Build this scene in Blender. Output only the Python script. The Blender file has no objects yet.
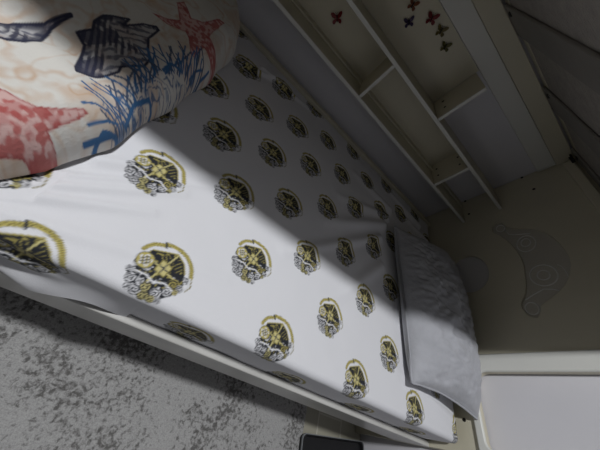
import bpy, bmesh, math, random
import numpy as np
from mathutils import Vector, Matrix
random.seed(4); rng = np.random.default_rng(7)
COL = bpy.context.scene.collection
MESH_END = 'CONST'

# ------------------------------------------------------------------ materials
def material(name, col, rough=.6, bump=0, bscale=40, var=0, vscale=4, spec=.4, attr=None, sheen=0, col2=None):
    m = bpy.data.materials.new(name); m.use_nodes = True
    nt = m.node_tree; N = nt.nodes; L = nt.links; b = N['Principled BSDF']
    b.inputs['Roughness'].default_value = rough
    b.inputs['Specular IOR Level'].default_value = spec
    if sheen: b.inputs['Sheen Weight'].default_value = sheen
    b.inputs['Base Color'].default_value = (*col, 1)
    tc = N.new('ShaderNodeTexCoord')
    if attr:
        a = N.new('ShaderNodeAttribute'); a.attribute_name = attr; L.new(a.outputs['Color'], b.inputs['Base Color'])
    elif var or col2:
        n = N.new('ShaderNodeTexNoise'); n.inputs['Scale'].default_value = vscale; n.inputs['Detail'].default_value = 5
        L.new(tc.outputs['Object'], n.inputs['Vector'])
        r = N.new('ShaderNodeValToRGB'); r.color_ramp.elements[0].position = .35; r.color_ramp.elements[1].position = .65
        c2 = col2 or tuple(c*(1-var) for c in col)
        r.color_ramp.elements[0].color = (*c2, 1); r.color_ramp.elements[1].color = (*col, 1)
        L.new(n.outputs['Fac'], r.inputs['Fac']); L.new(r.outputs['Color'], b.inputs['Base Color'])
    if bump:
        n = N.new('ShaderNodeTexNoise'); n.inputs['Scale'].default_value = bscale; n.inputs['Detail'].default_value = 4
        L.new(tc.outputs['Object'], n.inputs['Vector'])
        bp = N.new('ShaderNodeBump'); bp.inputs['Strength'].default_value = bump; bp.inputs['Distance'].default_value = .004
        L.new(n.outputs['Fac'], bp.inputs['Height']); L.new(bp.outputs['Normal'], b.inputs['Normal'])
    return m

M_WOOD = material('cream_painted_wood', (.66, .62, .49), .42, .05, 60, .05, 6)
M_WOODL = material('white_painted_wood', (.74, .74, .70), .35, .04, 60, .03, 6)
M_RAIL = material('satin_white_rail', (.60, .59, .56), .28, .04, 40, .12, 9, spec=.6)
M_WALL = material('lilac_white_wall', (.71, .70, .74), .7, .08, 90, .03, 5)
M_CARVE = material('greyish_cream_carving', (.55, .52, .45), .5, .05, 60)
M_INSET = material('grey_painted_inset', (.66, .65, .66), .5, .05, 60)
M_HOLE = material('dark_bolt', (.012, .010, .009), .4)
M_SLAT = material('grey_brown_slat', (.26, .245, .225), .6, .1, 30, .12, 8)
M_UMAT = material('grey_ticking', (.40, .37, .34), .9, .9, 160, .15, 40)
M_BLACK = material('black_plastic', (.006, .006, .007), .35)
M_RIM = material('grey_plastic_rim', (.20, .21, .22), .35)
M_SHEET = material('printed_white_cotton', (.8, .8, .82), .85, .12, 500, attr='print', sheen=.1)
M_DUVET = material('printed_duvet_cotton', (.8, .8, .8), .9, .25, 220, attr='print', sheen=.1)
M_PILLOW = material('grey_pillow_cotton', (.45, .455, .49), .85, .35, 90, .12, 14, sheen=.2)
M_PIPING = material('grey_piping', (.44, .445, .48), .85)
M_WHITE = material('plain_mattress', (.7, .7, .7), .9)
def sticker(n, c): return material('butterfly_' + n, c, .4, 0, 1, .5, 120)
M_BODY = material('butterfly_body', (.01, .008, .008), .6)

def rug_material():
    m = bpy.data.materials.new('distressed_grey_rug'); m.use_nodes = True
    nt = m.node_tree; N = nt.nodes; L = nt.links; b = N['Principled BSDF']; b.inputs['Roughness'].default_value = .95
    b.inputs['Specular IOR Level'].default_value = .1
    tc = N.new('ShaderNodeTexCoord')
    def noise(s, d, dist=0):
        n = N.new('ShaderNodeTexNoise'); n.inputs['Scale'].default_value = s; n.inputs['Detail'].default_value = d
        n.inputs['Roughness'].default_value = .62; n.inputs['Distortion'].default_value = dist
        L.new(tc.outputs['Object'], n.inputs['Vector']); return n
    def ramp(src, p0, p1, a, c):
        r = N.new('ShaderNodeValToRGB'); r.color_ramp.elements[0].position = p0; r.color_ramp.elements[1].position = p1
        r.color_ramp.elements[0].color = (a, a, a, 1); r.color_ramp.elements[1].color = (c, c, c, 1)
        L.new(src, r.inputs['Fac']); return r
    big = noise(7, 3, .4); mid = noise(95, 6, .3); fine = noise(420, 2)
    add = N.new('ShaderNodeMath'); add.operation = 'MULTIPLY_ADD'; add.inputs[1].default_value = .75
    L.new(big.outputs['Fac'], add.inputs[0]); L.new(mid.outputs['Fac'], add.inputs[2])
    sc = N.new('ShaderNodeMath'); sc.operation = 'MULTIPLY'; sc.inputs[1].default_value = .57; L.new(add.outputs[0], sc.inputs[0])
    r = ramp(sc.outputs[0], .405, .50, .085, .34)
    r.color_ramp.elements[0].color = (.15, .145, .14, 1); r.color_ramp.elements[1].color = (.43, .425, .42, 1)
    f = ramp(fine.outputs['Fac'], .3, .7, .72, 1.1)
    mx = N.new('ShaderNodeMix'); mx.data_type = 'RGBA'; mx.blend_type = 'MULTIPLY'; mx.inputs[0].default_value = 1
    L.new(r.outputs['Color'], mx.inputs[6]); L.new(f.outputs['Color'], mx.inputs[7]); L.new(mx.outputs[2], b.inputs['Base Color'])
    bp = N.new('ShaderNodeBump'); bp.inputs['Strength'].default_value = .7; bp.inputs['Distance'].default_value = .004
    L.new(mid.outputs['Fac'], bp.inputs['Height']); L.new(bp.outputs['Normal'], b.inputs['Normal'])
    return m
M_RUG = rug_material()

def floor_material():
    m = bpy.data.materials.new('beige_plank_floor'); m.use_nodes = True
    nt = m.node_tree; N = nt.nodes; L = nt.links; b = N['Principled BSDF']; b.inputs['Roughness'].default_value = .45
    tc = N.new('ShaderNodeTexCoord'); mp = N.new('ShaderNodeMapping'); mp.inputs['Rotation'].default_value = (0, 0, math.pi/2)
    mp.inputs['Location'].default_value = (0, .086, 0)
    br = N.new('ShaderNodeTexBrick'); br.inputs['Scale'].default_value = 1; br.inputs['Mortar Size'].default_value = .003
    br.inputs['Brick Width'].default_value = .9; br.inputs['Row Height'].default_value = .125
    br.inputs['Color1'].default_value = (.42, .40, .32, 1); br.inputs['Color2'].default_value = (.38, .36, .29, 1)
    br.inputs['Mortar'].default_value = (.55, .53, .46, 1)
    L.new(tc.outputs['Object'], mp.inputs['Vector']); L.new(mp.outputs['Vector'], br.inputs['Vector'])
    L.new(br.outputs['Color'], b.inputs['Base Color']); return m
M_FLOOR = floor_material()

# ------------------------------------------------------------------ helpers
def link(name, me, mat=None, parent=None):
    o = bpy.data.objects.new(name, me); COL.objects.link(o)
    if mat is not None and me is not None: me.materials.append(mat)
    if parent is not None: o.parent = parent
    return o
def empty(name, label, cat, group=None, loc=(0, 0, 0)):
    o = bpy.data.objects.new(name, None); COL.objects.link(o); o.location = loc
    return tag(o, label, cat, group)
def tag(o, label=None, cat=None, group=None, kind=None):
    if label: o['label'] = label
    if cat: o['category'] = cat
    if group: o['group'] = group
    if kind: o['kind'] = kind
    return o
def finish(bm, name, mat, parent=None, smooth=False):
    bmesh.ops.recalc_face_normals(bm, faces=bm.faces)
    me = bpy.data.meshes.new(name); bm.to_mesh(me); bm.free()
    if smooth:
        for p in me.polygons: p.use_smooth = True
    return link(name, me, mat, parent)
def box(name, mat, lo, hi, parent=None, bev=.002, seg=2):
    bm = bmesh.new(); bmesh.ops.create_cube(bm, size=1)
    c = [(a+b)/2 for a, b in zip(lo, hi)]; s = [b-a for a, b in zip(lo, hi)]
    for v in bm.verts: v.co = Vector([c[i]+v.co[i]*s[i] for i in range(3)])
    if bev: bmesh.ops.bevel(bm, geom=list(bm.edges), offset=min(bev, min(s)*.4), segments=seg, profile=.5, affect='EDGES')
    return finish(bm, name, mat, parent)
def disc(name, mat, c, axis, r, h, parent=None, seg=16, socket=True):
    """a small bolt head: short cylinder with a bevelled rim and a sunken socket"""
    bm = bmesh.new()
    bmesh.ops.create_cone(bm, cap_ends=True, segments=seg, radius1=r, radius2=r*.85, depth=h)
    if socket:
        top = max(bm.faces, key=lambda f: f.calc_center_median().z)
        q = bmesh.ops.inset_region(bm, faces=[top], thickness=r*.4)
        bmesh.ops.translate(bm, verts=list(top.verts), vec=(0, 0, -h*.5))
    rot = Vector((0, 0, 1)).rotation_difference(Vector(axis)).to_matrix().to_4x4()
    bmesh.ops.transform(bm, matrix=Matrix.Translation(Vector(c)) @ rot, verts=bm.verts)
    return finish(bm, name, mat, parent)
def arc(cx, cy, r, a0, a1, n=8):
    return [(cx+r*math.cos(math.radians(a0+(a1-a0)*i/n)), cy+r*math.sin(math.radians(a0+(a1-a0)*i/n))) for i in range(n+1)]
def plate(name, mat, loops, x0, x1, parent=None, bev=.0015):
    """sheet of wood in the YZ plane between x0 and x1; loops = outline followed by holes, as (y, z) lists"""
    cu = bpy.data.curves.new(name, 'CURVE'); cu.dimensions = '2D'; cu.fill_mode = 'BOTH'
    for lp in loops:
        s = cu.splines.new('POLY'); s.points.add(len(lp)-1); s.use_cyclic_u = True
        for p, (a, b) in zip(s.points, lp): p.co = (a, b, 0, 1)
    cu.extrude = (x1-x0)/2-bev; cu.bevel_depth = bev; cu.bevel_resolution = 1; cu.offset = -bev
    t = bpy.data.objects.new('t', cu); COL.objects.link(t)
    dg = bpy.context.evaluated_depsgraph_get(); dg.update()
    me = bpy.data.meshes.new_from_object(t.evaluated_get(dg)); bpy.data.objects.remove(t); bpy.data.curves.remove(cu)
    me.materials.clear()
    cx = (x0+x1)/2
    me.transform(Matrix(((0, 0, 1, cx), (1, 0, 0, 0), (0, 1, 0, 0), (0, 0, 0, 1))))
    me.name = name; return link(name, me, mat, parent)
def tube(name, mat, pts, r, parent=None, closed=False, seg=8):
    bm = bmesh.new(); pts = [Vector(p) for p in pts]; n = len(pts); rings = []
    for i, p in enumerate(pts):
        a = pts[(i-1) % n] if (closed or i > 0) else p; b = pts[(i+1) % n] if (closed or i < n-1) else p
        d = (b-a).normalized(); u = d.orthogonal().normalized() if i == 0 else (u-d*u.dot(d)).normalized(); w = d.cross(u)
        rings.append([bm.verts.new(p+(u*math.cos(2*math.pi*k/seg)+w*math.sin(2*math.pi*k/seg))*r) for k in range(seg)])
    m = n if closed else n-1
    for i in range(m):
        A, B = rings[i], rings[(i+1) % n]
        for k in range(seg): bm.faces.new((A[k], A[(k+1) % seg], B[(k+1) % seg], B[k]))
    if not closed: bm.faces.new(rings[0]); bm.faces.new(rings[-1][::-1])
    return finish(bm, name, mat, parent, True)
def grid_mesh(name, P, closed_v=False):
    """P: (n, m, 3) array of points -> quad mesh"""
    n, m, _ = P.shape; me = bpy.data.meshes.new(name)
    idx = np.arange(n*m).reshape(n, m)
    A, B, C_, D = idx[:-1, :-1], idx[1:, :-1], idx[1:, 1:], idx[:-1, 1:]
    F = np.stack([A, B, C_, D], -1).reshape(-1, 4)
    if closed_v: F = np.concatenate([F, np.stack([idx[:-1, -1], idx[1:, -1], idx[1:, 0], idx[:-1, 0]], -1)])
    me.vertices.add(n*m); me.vertices.foreach_set('co', P.reshape(-1).astype(np.float32))
    me.loops.add(F.size); me.loops.foreach_set('vertex_index', F.reshape(-1).astype(np.int32))
    me.polygons.add(len(F)); me.polygons.foreach_set('loop_start', (np.arange(len(F))*4).astype(np.int32))
    me.polygons.foreach_set('use_smooth', np.ones(len(F), bool))
    me.update(calc_edges=True); return me
def paint(me, colors):
    a = me.color_attributes.new('print', 'FLOAT_COLOR', 'POINT')
    c = np.ones((len(me.vertices), 4), np.float32); c[:, :3] = colors.reshape(-1, 3); a.data.foreach_set('color', c.reshape(-1))
def sstep(a, b, x):
    t = np.clip((x-a)/(b-a), 0, 1); return t*t*(3-2*t)
def vnoise(x, y, scale, seed, octaves=3):
    r = np.random.default_rng(seed); T = r.random((64, 64)); out = 0; amp = 1; tot = 0
    for o in range(octaves):
        u = x*scale*2**o+17.3*o; v = y*scale*2**o+5.1*o
        i = np.floor(u).astype(int); j = np.floor(v).astype(int); fu = u-i; fv = v-j; fu = fu*fu*(3-2*fu); fv = fv*fv*(3-2*fv)
        g = lambda a, b: T[a % 64, b % 64]
        out = out+amp*((g(i, j)*(1-fu)+g(i+1, j)*fu)*(1-fv)+(g(i, j+1)*(1-fu)+g(i+1, j+1)*fu)*fv); tot += amp; amp *= .5
    return out/tot
def seg_dist(X, Y, pts, closed=False):
    d = np.full(X.shape, 1e9); n = len(pts)
    for i in range(n if closed else n-1):
        (ax, ay), (bx, by) = pts[i], pts[(i+1) % n]; vx, vy = bx-ax, by-ay; L2 = vx*vx+vy*vy+1e-18
        t = np.clip(((X-ax)*vx+(Y-ay)*vy)/L2, 0, 1); d = np.minimum(d, np.hypot(X-ax-t*vx, Y-ay-t*vy))
    return d
def inside(X, Y, pts):
    r = np.zeros(X.shape, bool); n = len(pts)
    for i in range(n):
        (ax, ay), (bx, by) = pts[i], pts[(i+1) % n]
        if ay == by: continue
        c = ((ay > Y) != (by > Y)) & (X < (bx-ax)*(Y-ay)/(by-ay)+ax); r ^= c
    return r

# ------------------------------------------------------------------ the room
FZ = -.42; YF = .855; YW = .99
struct = lambda o: tag(o, kind='structure')
struct(box('floor', M_FLOOR, (-2.6, -1.6, FZ-.05), (.036, YW, FZ), bev=0))
struct(box('wall_back', M_WALL, (-2.6, YW, FZ-.05), (.12, YW+.08, 1.5), bev=0))
struct(box('wall_right', M_WALL, (.036, -1.6, FZ-.05), (.12, YW, 1.5), bev=0))

# rug: thin pile slab with rounded edge
rug = box('rug', M_RUG, (-1.92, -1.4, FZ), (-.283, .32, FZ+.009), bev=.004)
tag(rug, 'distressed grey rug with mottled pile on the floor beside the bed', 'rug')

# ------------------------------------------------------------------ bunk bed
bed = empty('bunk_bed', 'cream painted wooden bunk bed with shelf unit and moon cut-out headboard', 'bed', loc=(0, 0, FZ))
bed_inv = Matrix.Translation((0, 0, -FZ))
def part(o, p=bed):
    o.parent = p
    if p is bed: o.matrix_parent_inverse = bed_inv
    return o
moon = [(.761,.253),(.778,.258),(.788,.274),(.785,.288),(.773,.295),(.752,.302),(.736,.314),(.722,.345),(.704,.378),(.676,.400),(.644,.414),(.610,.423),(.578,.427),(.550,.427),(.521,.421),(.490,.407),(.460,.387),(.438,.365),(.423,.342),(.410,.320),(.398,.304),(.385,.302),(.369,.293),(.362,.285),(.365,.277),(.372,.267),(.383,.261),(.400,.257),(.416,.259),(.430,.267),(.447,.279),(.480,.291),(.522,.299),(.556,.306),(.589,.308),(.625,.304),(.657,.297),(.690,.285),(.717,.272),(.735,.257),(.748,.252)]
circ = [(.578+.087*math.cos(t), .124+.072*math.sin(t)) for t in np.linspace(0, 2*math.pi, 49)[:-1]]
opening = (arc(.206-.045, .063+.045, .045, 0, -90, 8) + arc(-.004+.022, .063+.022, .022, -90, -180, 8)
           + arc(-.004+.022, .988-.022, .022, 180, 90, 6) + arc(.206-.045, .988-.045, .045, 90, 0, 6))
outline = [(-.018, FZ), (YW-.002, FZ), (YW-.002, 1.04), (-.018, 1.04)]
part(plate('end_board', M_WOOD, [outline, circ, moon, opening], .0, .028))
# carved plate closing the moon from behind, with raised swirls
mp = part(plate('moon_carving', M_CARVE, [moon], .008, .027, bev=.001))
def swirl(c, ry, rz, ang=0, r=.0023):
    pts = [(.0078, c[0]+ry*math.cos(t)*math.cos(ang)-rz*math.sin(t)*math.sin(ang), c[1]+ry*math.cos(t)*math.sin(ang)+rz*math.sin(t)*math.cos(ang)) for t in np.linspace(0, 2*math.pi, 33)[:-1]]
    part(tube('carved_ring', M_WOODL, pts, r, closed=True), mp)
swirl((.757, .281), .017, .014); swirl((.650, .338), .036, .028, .3); swirl((.655, .338), .018, .014, .3)
swirl((.508, .345), .040, .036, .2); swirl((.508, .345), .018, .016, .2); swirl((.398, .281), .021, .018)
part(tube('carved_line', M_WOODL, [(.0078, y, z) for y, z in ((.430,.272),(.445,.30),(.458,.33),(.452,.352),(.444,.365))], .0022), mp)
part(tube('carved_line', M_WOODL, [(.0078, y, z) for y, z in ((.742,.292),(.715,.300),(.700,.330),(.690,.362))], .0022), mp)
part(tube('carved_line', M_WOODL, [(.0078, .5+.035*math.cos(t), .39+.012*math.sin(t)) for t in np.linspace(0, 3.1, 12)], .0014), mp)

part(plate('round_inset', M_INSET, [circ], .012, .027, bev=.001))
# raised white frame around the opening, rounded inside corners
inner = (arc(.203-.045, .066+.045, .045, 0, -90, 10) + arc(-.001+.022, .066+.022, .022, -90, -180, 8)
         + arc(-.001+.022, .985-.022, .022, 180, 90, 6) + arc(.203-.045, .985-.045, .045, 90, 0, 6))
outer = [(.257, .0425), (.257, 1.035), (-.018, 1.035), (-.018, .0425)]
tag(part(plate('opening_frame', M_WOODL, [outer, inner], -.0105, -.0002, bev=.0045)), 'white raised frame round the headboard opening')

# foot end board, outside the picture but holding the bunk
part(plate('end_board', M_WOOD, [outline], -1.955, -1.927))
# lower bed rails
part(box('side_rail', M_RAIL, (-1.926, -.019, -.235), (-.001, -.003, -.109), bev=.003, seg=3))
part(box('side_rail', M_WOOD, (-1.926, .908, -.22), (-.001, .934, .006), bev=.003))
part(box('bed_base', M_WOOD, (-1.926, -.002, -.185), (-.001, .907, -.15), bev=.002))
# shelf unit on the wall side
TB = .014
L1 = part(box('shelf_board', M_WOOD, (-1.926, YF, .152), (-.001, YW-.001, .165), bev=.0015))
L2 = part(box('shelf_board', M_WOOD, (-1.926, YF, .301), (-.001, YW-.001, .314), bev=.0015))
part(box('shelf_batten', M_WOOD, (-1.926, .948, .1655), (-.001, YW-.001, .172), bev=.002))
part(box('front_lipping', M_WOODL, (-1.926, YF-.004, .1525), (-.0005, YF-.0002, .1645), bev=.001), L1)
part(box('front_lipping', M_WOODL, (-1.926, YF-.004, .3015), (-.0005, YF-.0002, .3135), bev=.001), L2)
def divider(x, z0, z1):
    d = part(box('shelf_divider', M_WOOD, (x, YF, z0), (x+.012, YW-.004, z1), bev=.0012))
    part(box('front_lipping', M_WOODL, (x+.0005, YF-.004, z0), (x+.0115, YF-.0002, z1), bev=.001), d)
    return d
d1 = divider(-.797, .1652, .3008); d3 = divider(-.289, .1652, .3008); d2 = divider(-.546, .3142, .465); divider(-1.3, .1652, .3008)
for y, z in ((.944, .188), (.897, .189), (.948, .279), (.896, .278)): part(disc('screw', M_HOLE, (-.2895, y, z), (-1, 0, 0), .0045, .0012), d3)
for y, z in ((.946, .346), (.898, .346)): part(disc('screw', M_HOLE, (-.5465, y, z), (-1, 0, 0), .0045, .0012), d2)
for y, z in ((.985, .188), (.893, .187), (.985, .422), (.894, .437), (.067, .012)): part(disc('screw', M_HOLE, (-.0006, y, z), (-1, 0, 0), .0055, .0012))
part(box('back_panel', M_WOOD, (-1.926, YW-.006, .166), (-.29, YW-.0005, .300), bev=0))
part(box('back_panel', M_WOOD, (-1.926, YW-.006, .315), (-.547, YW-.0005, .474), bev=0))
# upper bunk: wall rail, ledger, slats, near rail
UR = part(box('upper_rail', M_WOODL, (-1.926, .968, .475), (-.016, YW-.001, .535), bev=.003))
part(box('end_edge', M_WOODL, (-.0155, .966, .475), (-.0115, YW-.001, .535), bev=.001), UR)
part(box('slat_ledger', M_WOOD, (-1.926, .9685, .5355), (-.001, YW-.001, .5893), bev=.002))
part(box('upper_rail', M_WOOD, (-1.926, .240, .578), (-.001, .262, .735), bev=.003))
part(box('upper_rail', M_WOOD, (-1.926, .975, .6155), (-.001, YW-.001, .80), bev=.003))
part(box('cross_rail', M_WOOD, (-.022, .30, .548), (-.001, .949, .578), bev=.003))
def slat(x0):
    s = part(box('bed_slat', M_SLAT, (x0, .2625, .590), (x0+.104, .974, .598), bev=.003))
    for y in (.934, .315): part(disc('bolt', M_HOLE, (x0+.020, y, .5885), (0, 0, -1), .009, .003), s)
    return s
for k in range(6): slat(-1.609+.311*k)
# dark bracket near the headboard end of the ledger
bm = bmesh.new()
for a, b in (((-.040, .925, .572), (-.024, .948, .582)), ((-.052, .938, .576), (-.0225, .948, .582))):
    bmesh.ops.create_cube(bm, size=1, matrix=Matrix.Translation([(p+q)/2 for p, q in zip(a, b)]) @ Matrix.Diagonal([abs(q-p) for p, q in zip(a, b)]+[1]))
part(finish(bm, 'bracket', M_HOLE))

part(box('slat_ledger', M_WOOD, (-1.926, .9445, .5985), (-.001, YW-.001, .615), bev=.001))
um = box('upper_mattress', M_UMAT, (-1.90, .2625, .5985), (-.03, .944, .73), bev=.006, seg=4)
tag(um, 'rough grey mattress lying on the slats of the upper bunk', 'mattress')

# ------------------------------------------------------------------ lower mattress and fitted sheet
mat = box('mattress', M_WHITE, (-1.90, .012, -.148), (-.02, .888, -.014), bev=.03, seg=4)
tag(mat, 'single mattress under the crest-printed fitted sheet', 'mattress')

GOLD = np.array([.40, .34, .10]); INK = np.array([.014, .016, .022]); WHT = np.array([.74, .74, .77]); PALE = np.array([.56, .50, .22])
def crest_image():
    """a plain heraldic badge, 110 mm square, drawn at 0.25 mm and averaged to 1 mm"""
    n = 440; g = (np.arange(n)+.5)*.25-55; X, Y = np.meshgrid(g, g, indexing='ij'); Y = Y+0
    im = np.tile(WHT, (n, n, 1)).astype(float)
    def put(mask, c): im[mask] = c
    # shield and mantle
    shield = [(-30,24),(-12,31),(8,38),(24,27),(34,12),(38,-4),(28,-20),(16,-30),(0,-34),(-20,-30),(-35,-28),(-42,-12),(-43,-2)]
    nz = vnoise(X, Y, .22, 3, 2)
    put(inside(X, Y, shield), INK)
    put(inside(X, Y, [(-42,-12),(-40,-30),(-28,-44),(-6,-50),(14,-46),(32,-30),(42,-10),(36,8),(0,0)]), INK)
    ink = inside(X, Y, shield)
    put(ink & (nz > .70), GOLD*.8); put(ink & (nz < .33) & (Y < 0), WHT*.85)
    # light frame lines between the quarters
    put(seg_dist(X, Y, [(-10,-24),(9,35)]) < 1.3, PALE); put(seg_dist(X, Y, [(-24,9),(28,-6)]) < 1.3, PALE)
    put(seg_dist(X, Y, [(-30,24),(-12,31),(8,38),(24,27),(34,12)]) < 1.0, GOLD)
    # quarters: plain diaper hatch
    q1 = inside(X, Y, [(-14,12),(-4,9),(2,28),(-9,27)]); put(q1, INK); put(q1 & ((X+Y*.6) % 7 < 1.2), GOLD)
    q2 = inside(X, Y, [(9,14),(14,32),(29,15),(22,6)]); put(q2, INK); put(q2 & ((X-Y*.7) % 7 < 1.2), GOLD)
    # gold ring charge on the left
    r = np.hypot((X+30), (Y-3)); a_ = np.arctan2(Y-3, X+30); put(r < 13.5, WHT); put((r < 13) & (r > 9+1.5*np.sin(a_*5)), GOLD*1.2); put((r < 13.8) & (r > 12.6), INK*3); put((r < 8) & (np.sin(X*1.1+Y*.5) > -.2), GOLD)
    put((r < 7.5) & (np.sin(X*.9-Y*1.1) > .35), INK*2)
    # centre lozenge with a cross
    loz = [(-7,16),(11,11),(7,-8),(-11,-3)]; put(inside(X, Y, loz), PALE*1.05)
    put(inside(X, Y, loz) & (seg_dist(X, Y, [(-9,7),(9,2)]) < 1.1), INK*3); put(inside(X, Y, loz) & (seg_dist(X, Y, [(2,14),(-2,-6)]) < 1.1), INK*3)
    put((seg_dist(X, Y, loz, True) < .8), GOLD*.7)
    # mantling scrolls
    for cx, cy, rr, c in ((-18,-42,8,WHT),(-8,-33,7,PALE),(-4,-46,7,PALE),(10,-36,8,WHT),(27,-13,10,GOLD),(23,-27,7,WHT),(41,3,6,WHT),
                          (-33,-30,7,WHT),(-28,-41,6,WHT),(8,-46,6,PALE),(38,-14,6,WHT),(-40,-18,6,WHT),(34,-22,5,PALE),(-20,-28,6,WHT),(18,-44,5,WHT)):
        r = np.hypot(X-cx, Y-cy); a_ = np.arctan2(Y-cy, X-cx); sp = (r/rr*2.1-a_/(2*math.pi)) % 1
        put(r < rr, c); put((r < rr+.4) & (sp < .56), INK)
    put(seg_dist(X, Y, [(-34,-18),(-18,-16),(-2,-22),(14,-16),(30,-22)]) < 1.4, WHT)
    # ribbon arching over the top, in two lengths
    def ribbon(pts, w):
        d = seg_dist(X, Y, pts); put(d < w, GOLD*.45); put(d < w-.9, GOLD*1.35)
        put((d < w*.45) & (((X*.8-Y*.6) % 2.8) < 1.3), GOLD*.25)
    ribbon([(-42,18),(-39,26),(-33,34),(-26,38),(-18,41)], 3.5)
    ribbon([(-16,45),(-3,47),(10,46),(22,42),(33,33),(41,22),(46,11)], 3.7)
    put(seg_dist(X, Y, [(-19,46),(-14,39)]) < 1.8, INK*2)
    put(seg_dist(X, Y, [(46,8),(50,-4),(47,-12)]) < 2.2, WHT*.9); put(seg_dist(X, Y, [(49,8),(53,-4),(48,-14)]) < .8, GOLD*.5)
    return im.reshape(110, 4, 110, 4, 3).mean((1, 3))
CREST = crest_image()
ROWS = {-1: (-1.139, .244), 0: (-1.004, .2455), 1: (-1.107, .242), 2: (-.967, .235), 3: (-1.062, .2305), 4: (-.933, .2305), 5: (-1.031, .2250),
        6: (-1.133, .232), 7: (-1.007, .239), 8: (-1.105, .237), 9: (-.99, .237), 10: (-1.09, .237)}
def sheet_colour(x, v):
    """x along the bed, v arc length across it, both in metres"""
    out = np.tile(WHT, x.shape+(1,)).astype(float)
    for j in range(-1, 11):
        yj = .032+.108*j-.0003*j*j
        xo, pitch = ROWS[j]
        k = np.round((x-xo)/pitch); xk = xo+k*pitch-(.06*np.clip(-.60-xo-k*pitch, 0, .9)**2 if j < 0 else 0); dx = (x-xk)*1000
        dl = np.clip(-.60-(xo+k*pitch), 0, .9)                     # the cloth is pulled askew towards the foot
        A = .12+.08*min(1, max(0, -yj/.076))+.15*min(1, max(0, (yj-.03)/.1)); dy = (v-yj+.004-A*dl*dl)*1000
        sc = .91+.09*np.clip((dl-.15)/.25, 0, 1); dx = dx/sc; dy = dy/sc
        m = (abs(dx) < 54) & (abs(dy) < 54)
        u = dx[m]+54.5; w = dy[m]+54.5; i = np.clip(u.astype(int), 0, 108); jj = np.clip(w.astype(int), 0, 108); fu = (u-i)[:, None]; fw = (w-jj)[:, None]
        out[m] = (CREST[i, jj]*(1-fu)+CREST[i+1, jj]*fu)*(1-fw)+(CREST[i, jj+1]*(1-fu)+CREST[i+1, jj+1]*fu)*fw
    return out
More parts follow.
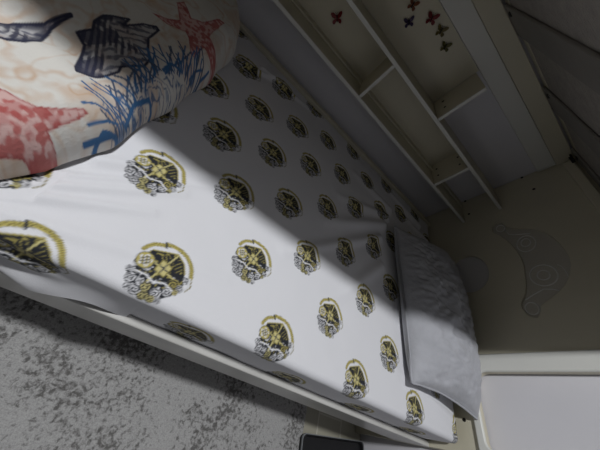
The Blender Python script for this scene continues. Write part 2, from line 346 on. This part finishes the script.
def build_sheet():
    xs = np.concatenate([np.linspace(-1.912, -1.34, 60)[:-1], np.arange(-1.34, -.02, .0021), np.linspace(-.02, -.006, 8)])
    r = .014; drop = .125; W = .9
    # arc length positions across: near side up, round the edge, over the top, round the far edge, down
    vs = np.arange(-(drop), W+drop, .0022)
    X, V = np.meshgrid(xs, vs, indexing='ij')
    Y = np.zeros_like(X); Z = np.zeros_like(X)
    q = r*math.pi/2; e = q/2
    top = (V >= e) & (V <= W-e); Y[top] = (r-e)+V[top]; 
    # map so that the flat part spans r..W-r
    Y = np.where(top, r+(V-e)*(W-2*r)/(W-2*e), Y)
    c = (V > -e) & (V < e); t = (V+e)/(2*e)*math.pi/2
    Y = np.where(c, r-r*np.cos(t), Y); Z = np.where(c, -r+r*np.sin(t), Z)
    s = V <= -e; Y = np.where(s, 0, Y); Z = np.where(s, -r+(V+e), Z)
    c2 = (V > W-e) & (V < W+e); t2 = (V-W+e)/(2*e)*math.pi/2
    Y = np.where(c2, W-r+r*np.sin(t2), Y); Z = np.where(c2, -r+r*np.cos(t2), Z)
    s2 = V >= W+e; Y = np.where(s2, W, Y); Z = np.where(s2, -r-(V-W-e), Z)
    # rounded head and foot ends
    ex = np.clip((X+.006+.03)/.03, 0, 1); f = 1-np.sqrt(np.clip(1-ex*ex, 0, 1))
    Z = Z-f*.10; ins = .012*ex**3; Y = np.where(V < .45, Y+ins, Y-ins)
    flat = sstep(0, .03, V)*(1-sstep(W-.02, W, V))
    Z += flat*(vnoise(X, V, 7, 11)-.5)*.007
    # folds: fanning from under the duvet, and running from the pillow
    def fold(a, b, w, h):
        d = seg_dist(X, V, [a, b]); L = math.hypot(b[0]-a[0], b[1]-a[1]); tt = ((X-a[0])*(b[0]-a[0])+(V-a[1])*(b[1]-a[1]))/L/L
        return h*np.exp(-(d/w)**2)*np.clip(1-tt*.7, .15, 1)
    for a, b, w, h in (((-1.22,.06),(-1.05,.20),.010,.004),((-1.20,.10),(-1.02,.25),.008,.003),((-1.24,.03),(-1.07,.13),.010,.0045),
                       ((-1.18,.16),(-1.0,.30),.012,.003),((-1.20,.02),(-.9,.09),.012,.0025),
                       ((-.42,.60),(-.70,.40),.020,.007),((-.44,.52),(-.80,.22),.016,.005),((-.40,.66),(-.66,.55),.018,.006),((-.43,.40),(-.62,.18),.020,.004),
                       ((-.38,.72),(-.60,.74),.018,.006),((-.14,.80),(-.36,.84),.012,.008),((-.06,.74),(-.3,.78),.012,.007),
                       ((-1.1,.80),(-.85,.86),.010,.005),((-1.15,.74),(-1.0,.84),.010,.005),((-.05,.05),(-.35,.10),.015,.003)):
        Z += fold(a, b, w, h*2.3)*flat
    Z = np.where(flat > .9, np.where(X < -1.19, np.minimum(Z, .003), Z), Z)
    # puckers along the elastic at the far edge and the hanging sides
    far = np.exp(-((V-.885)/.03)**2); Z += far*.006*(vnoise(X, V*.3, 16, 5)-.45)*2; Y += far*.010*(vnoise(X, V, 11, 6)-.5)
    near = sstep(.02, -.05, V); Y -= near*.004*vnoise(X, V*.4, 12, 8)
    # loose, untucked stretch: the hem flares out over the side rail
    F = sstep(-.93, -1.06, X)*sstep(-1.23, -1.13, X); t = np.clip((-V-.035)/.09, 0, 1)
    hem = -.018-.005*np.sin(X*26); Y = Y+F*t**1.5*hem; Z = np.where(V < 0, Z+F*t*(.030+.010*np.sin(X*40)), Z)
    G = sstep(-1.08, -1.22, X)*sstep(.03, -.03, V); Y -= G*(.004+.006*np.sin(V*110+X*10)); Z += G*.003*np.sin(V*60)
    Y = np.where((V < 0) & (X > -1.0), np.maximum(Y, -.0028), Y)
    P = np.stack([X, Y, Z], -1)
    me = grid_mesh('fitted_sheet', P); paint(me, sheet_colour(X, V))
    o = link('fitted_sheet', me, M_SHEET)
    return tag(o, 'white fitted sheet printed with black and gold crests on the lower bunk', 'sheet')
build_sheet()

# ------------------------------------------------------------------ duvet
ART = dict(
 conchA=[(-1.311,.288),(-1.303,.309),(-1.313,.326),(-1.316,.352),(-1.303,.399),(-1.295,.369),(-1.288,.418),(-1.276,.44),(-1.269,.437),(-1.262,.391),(-1.245,.362),(-1.229,.343),(-1.224,.318),(-1.24,.282),(-1.237,.273),(-1.262,.221),(-1.269,.229),(-1.278,.247),(-1.287,.267),(-1.293,.279)],
 conchB=[(-1.36,.20),(-1.354,.221),(-1.353,.237),(-1.338,.265),(-1.333,.306),(-1.33,.303),(-1.331,.267),(-1.326,.247),(-1.318,.23),(-1.317,.206),(-1.324,.192),(-1.335,.185)],
 star1=[(-1.301,.466),(-1.284,.491),(-1.272,.521),(-1.304,.562),(-1.3,.586),(-1.264,.554),(-1.247,.577),(-1.236,.647),(-1.224,.657),(-1.219,.573),(-1.215,.553),(-1.168,.535),(-1.149,.521),(-1.155,.508),(-1.204,.507),(-1.199,.456),(-1.207,.45),(-1.233,.491),(-1.247,.503),(-1.274,.475)],
 star2=[(-1.30,.10),(-1.269,.117),(-1.255,.118),(-1.243,.125),(-1.23,.15),(-1.218,.173),(-1.212,.174),(-1.213,.16),(-1.219,.129),(-1.221,.107),(-1.202,.096),(-1.176,.087),(-1.17,.078),(-1.173,.065),(-1.182,.064),(-1.199,.067),(-1.221,.059),(-1.235,.04),(-1.30,.05)],
 coral=[(-1.215,.205),(-1.218,.229),(-1.212,.267),(-1.207,.31),(-1.2,.356),(-1.183,.374),(-1.176,.414),(-1.15,.45),(-1.12,.446),(-1.12,.366),(-1.12,.304),(-1.12,.252),(-1.12,.204),(-1.13,.157),(-1.165,.180),(-1.18,.190),(-1.20,.195)])
def duvet_colour(x, y):
    n1 = vnoise(x, y, 14, 21, 4); n2 = vnoise(x+3, y, 60, 22, 3); n3 = vnoise(x, y, 150, 23, 2)
    base = np.array([.66, .64, .60]); tan = np.array([.52, .33, .20])
    vein = sstep(.055, .0, np.abs(n1-.50))*.55+sstep(.05, .0, np.abs(vnoise(x, y*.7, 26, 29, 3)-.47))*.35
    k = np.clip(sstep(.56, .70, n1)*(.25+.4*n2)+vein*(.3+.9*n2), 0, .8)[..., None]; c = base*(1-k)+tan*k
    def mixin(mask, col): 
        nonlocal c
        m = np.clip(mask, 0, 1)[..., None]; c = c*(1-m)+np.array(col)*m
    for nm in ('star1', 'star2'):
        p = [(q[0], q[1]+(.022*max(0, min(1, (.14-q[1])/.06)) if nm == 'star2' else 0)) for q in ART[nm]]; ins = inside(x, y, p); d = seg_dist(x, y, p, True)
        sd = np.where(ins, d, -d); mixin(sstep(-.0012, .0008, sd), (.44, .13, .12)); mixin(ins*sstep(.42, .62, n3)*.75, (.68, .50, .47)); mixin(ins*sstep(.0035, .0, d)*.7, (.30, .05, .05)); mixin(ins*sstep(.45, .3, n2)*.4, (.34,.04,.04))
    for nm in ('conchA', 'conchB'):
        p = ART[nm]; ins = inside(x, y, p); d = seg_dist(x, y, p, True)
        mixin(ins*.45, (.22, .23, .30))
        h1 = np.sin((x+y*.62)*620+n1*14); h2 = np.sin((x*.9-y*.5)*420+n2*6); hz = vnoise(x, y, 34, 27, 3)
        mixin(ins*sstep(.44, .56, hz)*sstep(-.5, .3, h1)*.9, (.025, .028, .06)); mixin(ins*sstep(.56, .44, hz)*sstep(.0, .7, h2)*.75, (.03, .035, .08))
        mixin(ins*sstep(.60, .64, hz)*.8, (.03, .032, .07)); mixin(ins*sstep(.012, .004, d)*sstep(.4, .55, n2)*.8, (.025, .028, .06)); mixin(sstep(.0030, .0012, d), (.02, .022, .05))
    p = ART['coral']; ins = inside(x, y, p); d = seg_dist(x, y, p, True)
    lines = np.abs(np.sin(n1*26+n2*9+x*260)); mixin(ins*sstep(.55, .2, lines)*.85*(n2 > .30), (.05, .11, .24)); mixin(ins*sstep(.6, .75, n2)*.6, (.04, .13, .30))
    r = np.random.default_rng(5)
    for i in range(70):                      # coral branches reaching out of the mass
        t = i/69; bx = -1.150-.05*math.sin(t*3.0)-.01*r.random(); by = .17+t*.28
        L = .03+.035*r.random(); a = math.pi*(.98-.38*(t-.25))+r.uniform(-.35, .35) if t > .12 else -math.pi/2*1.2+r.uniform(-.4, .4)
        px, py = bx, by; pts = [(px, py)]
        for s_ in range(4):
            a += r.uniform(-.4, .4); px += L/4*math.cos(a); py += L/4*math.sin(a)*1.3; pts.append((px, py))
        m = (abs(x-bx) < .09) & (abs(y-by) < .12)
        d = np.full(x.shape, 1.); d[m] = seg_dist(x[m], y[m], pts); mixin(sstep(.0021, .0009, d), (.035, .12, .28) if i % 3 else (.06, .09, .16))
    for pts, w in (([(-1.185,.225),(-1.196,.255),(-1.190,.29),(-1.172,.295)],.0030),([(-1.165,.21),(-1.178,.245),(-1.168,.28),(-1.155,.275)],.0026),([(-1.205,.345),(-1.208,.375),(-1.195,.392)],.0035),
                   ([(-1.170,.135),(-1.178,.165),(-1.168,.19)],.0024),([(-1.188,.145),(-1.192,.18),(-1.180,.205)],.0022),([(-1.155,.145),(-1.165,.17),(-1.155,.19)],.0022),([(-1.198,.15),(-1.190,.175),(-1.183,.20)],.002),([(-1.205,.165),(-1.197,.19),(-1.19,.21)],.0018)):
        mixin(sstep(w, w*.6, seg_dist(x, y, pts)), (.035, .13, .30))
    return c
def build_duvet():
    ys = [.042, .056, .098, .19, .37, .53, .70, .78, .83, .87, .895]; xe = [-1.262, -1.232, -1.206, -1.185, -1.172, -1.166, -1.178, -1.202, -1.236, -1.29, -1.37]
    y0, y1 = ys[0], ys[-1]
    ta = np.concatenate([(1-np.cos(np.linspace(0, math.pi/2, 40)))*.05, np.arange(.0515, .30, .0015), np.linspace(.302, .72, 60)])
    yy = np.concatenate([y0+(1-np.cos(np.linspace(0, math.pi/2, 60)))*.05, np.arange(y0+.052, y1-.052, .0017), y1-(1-np.cos(np.linspace(math.pi/2, 0, 26)))*.05])
    A, Yg = np.meshgrid(ta, yy, indexing='ij')
    XE = np.interp(Yg, ys, xe); XE += .003*np.sin(Yg*40)
    X = XE-A
    d = np.minimum(np.minimum(A, Yg-y0), y1-Yg)
    ax = np.clip(A/.05, 0, 1); ay = np.clip((Yg-y0)/.05, 0, 1); az = np.clip((y1-Yg)/.06, 0, 1)
    prof = np.sqrt(np.clip(1-(1-ax)**2, 0, 1))*np.sqrt(np.clip(1-(1-ay)**2, 0, 1))*np.sqrt(np.clip(1-(1-az)**2, 0, 1))
    H = .078+.018*(vnoise(X, Yg, 6, 31, 2)-.5)+.006*(vnoise(X, Yg, 22, 32, 2)-.5)
    H -= .018*np.exp(-(seg_dist(X, Yg, [(-1.20,.235),(-1.30,.26),(-1.44,.20)])/.03)**2)      # soft valley
    Z = .007+np.maximum(H, .02)*prof
    B = np.stack([X, Yg, Z], -1); n, m, _ = B.shape
    low = B.copy(); low[..., 2] = .0045
    me = grid_mesh('duvet', B)
    paint(me, duvet_colour(X, Yg))
    # closed underside as extra geometry
    bm = bmesh.new(); bm.from_mesh(me); bm.verts.ensure_lookup_table()
    ring = [i*m for i in range(n)][::1]
    idx = list(range(0, m))+[i*m+m-1 for i in range(1, n)]+[(n-1)*m+j for j in range(m-2, -1, -1)]+[i*m for i in range(n-2, 0, -1)]
    cs = [bm.verts[i].co.copy() for i in idx]; lo = [bm.verts.new((c.x, c.y, .0045)) for c in cs]; bm.verts.ensure_lookup_table()
    L = len(idx); lay = bm.verts.layers.float_color['print']
    for v, i in zip(lo, idx): v[lay] = bm.verts[i][lay]
    for k in range(L):
        try: bm.faces.new((bm.verts[idx[k]], lo[k], lo[(k+1) % L], bm.verts[idx[(k+1) % L]]))
        except ValueError: pass
    try: bm.faces.new(lo)
    except ValueError: pass
    bmesh.ops.recalc_face_normals(bm, faces=bm.faces); bm.to_mesh(me); bm.free()
    o = link('duvet', me, M_DUVET)
    return tag(o, 'duvet printed with red starfish, navy shells and blue coral, folded back on the bed', 'duvet')
build_duvet()

# ------------------------------------------------------------------ pillow
def build_pillow():
    # corners of the mid plane: near-left, near-right, far-left, far-right
    NL, NR, FL, FR = map(np.array, ((-.325, .080, .030), (-.016, .070, .056), (-.390, .595, .034), (-.020, .705, .052)))
    n = 90; m = 120
    u = np.linspace(-1, 1, n); v = np.linspace(-1, 1, m); U, V = np.meshgrid(u, v, indexing='ij')
    a = ((U+1)/2)[..., None]; b = ((V+1)/2)[..., None]
    mid = (NL*(1-a)+NR*a)*(1-b)+(FL*(1-a)+FR*a)*b
    mid[..., 2] += .028*(1-V**2)*((U+1)/2)
    # sides pulled in between the corners
    mid[..., 0] += -.014*(1-V**2)*np.sign(U)*np.abs(U)**3*.6; mid[..., 1] += -.016*(1-U**2)*np.sign(V)*np.abs(V)**3
    T = (np.clip(1-np.abs(U)**2.6, 0, 1)**.55)*(np.clip(1-np.abs(V)**4.0, 0, 1)**.5)
    wr = .012*(vnoise(U*1.2, V*2.2, 2.2, 41, 3)-.5)+.007*(vnoise(U*1.0, V*3, 7, 42, 2)-.5)
    top = mid.copy(); bot = mid.copy()
    top[..., 2] += T*(.062+wr*2.0)+.0025; bot[..., 2] = np.maximum(mid[..., 2]-T*.05-.0025, .008)
    ridge = np.exp(-((U-.30)/.045)**2)*(np.abs(V) < .9)*.003+np.exp(-((U-.45)/.045)**2)*(np.abs(V) < .9)*.003   # stitched double line
    top[..., 2] -= ridge
    edge = np.maximum(0, 1-np.minimum(1-np.abs(U), 1-np.abs(V))/.12); top[..., 2] += .004*edge*np.sin(V*38+U*31)*(1-edge)
    P = np.concatenate([top, bot[::-1][:]], 0)
    me = grid_mesh('pillow', P)
    bm = bmesh.new(); bm.from_mesh(me); bmesh.ops.holes_fill(bm, edges=[e for e in bm.edges if e.is_boundary], sides=0)
    bmesh.ops.remove_doubles(bm, verts=bm.verts, dist=.0012); bmesh.ops.recalc_face_normals(bm, faces=bm.faces)
    for f in bm.faces: f.smooth = True
    bm.to_mesh(me); bm.free()
    o = link('pillow', me, M_PILLOW)
    tag(o, 'grey cotton pillow leaning on the headboard of the lower bunk', 'pillow')
    edge_pts = [mid[0, j] for j in range(0, m, 3)]+[mid[i, -1] for i in range(0, n, 3)]+[mid[-1, j] for j in range(m-1, -1, -3)]+[mid[i, 0] for i in range(n-1, -1, -3)]
    tube('piping', M_PIPING, [tuple(p) for p in edge_pts], .003, o, closed=True)
    return o
build_pillow()

# ------------------------------------------------------------------ butterfly stickers on the back panels
def butterfly(x, z, s, ang, col, name, label, skew=1):
    t = empty('butterfly_sticker', label, 'wall sticker', 'butterfly stickers above the bed', (x, YW-.0065, z))
    m = sticker(name, col)
    up = [(.02, .0), (.15, .50), (.55, .92), (1.0, 1.0), (1.08, .70), (.80, .20), (.40, -.04)]
    lo = [(.02, -.03), (.45, -.07), (.82, -.25), (.85, -.60), (.62, -.88), (.35, -.75), (.08, -.35)]
    for sx in (-1, 1):
        for shp in (up, lo):
            bm = bmesh.new()
            a = [bm.verts.new((sx*px*s, -.0003-abs(px)*s*.45, pz*s)) for px, pz in shp]
            f = bm.faces.new(a); r = bmesh.ops.extrude_face_region(bm, geom=[f])
            bmesh.ops.translate(bm, verts=[g for g in r['geom'] if isinstance(g, bmesh.types.BMVert)], vec=(0, -.0006, 0))
            finish(bm, 'wing', m, t)
    tube('body', M_BODY, [(0, -.002, -.55*s), (0, -.0025, -.2*s), (0, -.0025, .3*s), (0, -.002, .5*s)], .0018, t)
    for sx in (-1, 1): tube('antenna', M_BODY, [(0, -.002, .5*s), (sx*.12*s, -.003, .75*s), (sx*.28*s, -.004, .92*s)], .0005, t)
    t.rotation_euler = (0, math.radians(ang), 0)
butterfly(-1.010, .232, .018, -50, (.26, .02, .02), 'red', 'red butterfly sticker alone in the lower shelf bay', )
butterfly(-.862, .417, .015, -20, (.24, .07, .02), 'orange', 'orange-brown butterfly sticker, topmost of the cluster in the photo')
butterfly(-.832, .386, .015, -60, (.07, .05, .12), 'violet', 'violet butterfly sticker, left one of the cluster above the shelf')
butterfly(-.790, .438, .017, -30, (.22, .015, .02), 'crimson', 'crimson butterfly sticker, in the middle of the cluster')
butterfly(-.740, .442, .016, -30, (.17, .13, .03), 'ochre', 'ochre butterfly sticker between the crimson and the olive one')
butterfly(-.690, .431, .015, -35, (.13, .12, .02), 'olive', 'olive butterfly sticker, lowest of the cluster')

# ------------------------------------------------------------------ black tray on the floor
def build_tray():
    t = empty('storage_tray', 'black storage tray with a thin grey rim on the floor by the bed', 'tray', loc=(-.296, -.0735, FZ))
    L, W, r = .325, .30, .016
    o = arc(L-r, -r, r, 90, 0, 6)+arc(L-r, -W+r, r, 0, -90, 6)+arc(r, -W+r, r, 270, 180, 6)+arc(r, -r, r, 180, 90, 6)
    def ring(inset, z, bm):
        c = (L/2, -W/2); return [bm.verts.new((c[0]+(p[0]-c[0])*(1-2*inset/L), c[1]+(p[1]-c[1])*(1-2*inset/W), z)) for p in o]
    def stack(name, m, prof, cap=True):
        bm = bmesh.new(); R_ = [ring(i, z, bm) for i, z in prof]
        for A, B in zip(R_, R_[1:]):
            for k in range(len(o)): bm.faces.new((A[k], A[(k+1) % len(o)], B[(k+1) % len(o)], B[k]))
        if cap: bm.faces.new(R_[0]); bm.faces.new(R_[-1])
        else:
            for k in range(len(o)): bm.faces.new((R_[-1][k], R_[-1][(k+1) % len(o)], R_[0][(k+1) % len(o)], R_[0][k]))
        return finish(bm, name, m, t)
    stack('tray_body', M_BLACK, [(.003, .0), (.002, .017), (.006, .0175), (.009, .008)])
    stack('rim', M_RIM, [(-.0005, .014), (-.0005, .0195), (.0018, .0195), (.0018, .014)], False)
    t.rotation_euler = (0, 0, math.atan2(.0315, .304))
    return t
tray = build_tray()
tray.location = (-.300, -.0735, FZ+.0095)

# ------------------------------------------------------------------ light
def area(name, loc, target, size, power, col, sy=None):
    l = bpy.data.lights.new(name, 'AREA'); l.shape = 'RECTANGLE' if sy else 'DISK'; l.size = size; l.energy = power; l.color = col
    if sy: l.size_y = sy
    o = bpy.data.objects.new(name, l); COL.objects.link(o); o.location = loc
    o.rotation_euler = (Vector(target)-Vector(loc)).to_track_quat('-Z', 'Y').to_euler(); return o
area('ceiling_lamp', (-1.65, .182, 2.2), (-.5, .1, 0), .15, 39, (.97, .985, 1))
w = bpy.data.worlds.new('World'); bpy.context.scene.world = w; w.use_nodes = True
w.node_tree.nodes['Background'].inputs['Color'].default_value = (.92, .95, 1, 1)
w.node_tree.nodes['Background'].inputs['Strength'].default_value = .054

# ------------------------------------------------------------------ camera
R = ((0.73245107, 0.22010771, 0.64425773), (0.55980421, -0.73327122, -0.38591782), (0.38747216, 0.64332411, -0.66030251))
cam = bpy.data.cameras.new('camera'); co = bpy.data.objects.new('camera', cam); COL.objects.link(co)
cam.sensor_width = 36; cam.lens = 251.557*36/600; cam.clip_start = .01
m = Matrix.Identity(4)
for i in range(3):
    m[i][0] = R[0][i]; m[i][1] = -R[1][i]; m[i][2] = -R[2][i]
m[0][3], m[1][3], m[2][3] = -1.03985, -.10828, .44353
co.matrix_world = m
s = bpy.context.scene; s.camera = co
s.view_settings.view_transform = 'Standard'; s.view_settings.look = 'None'; s.view_settings.gamma = 1; s.view_settings.exposure = 0
s.view_settings.use_curve_mapping = False
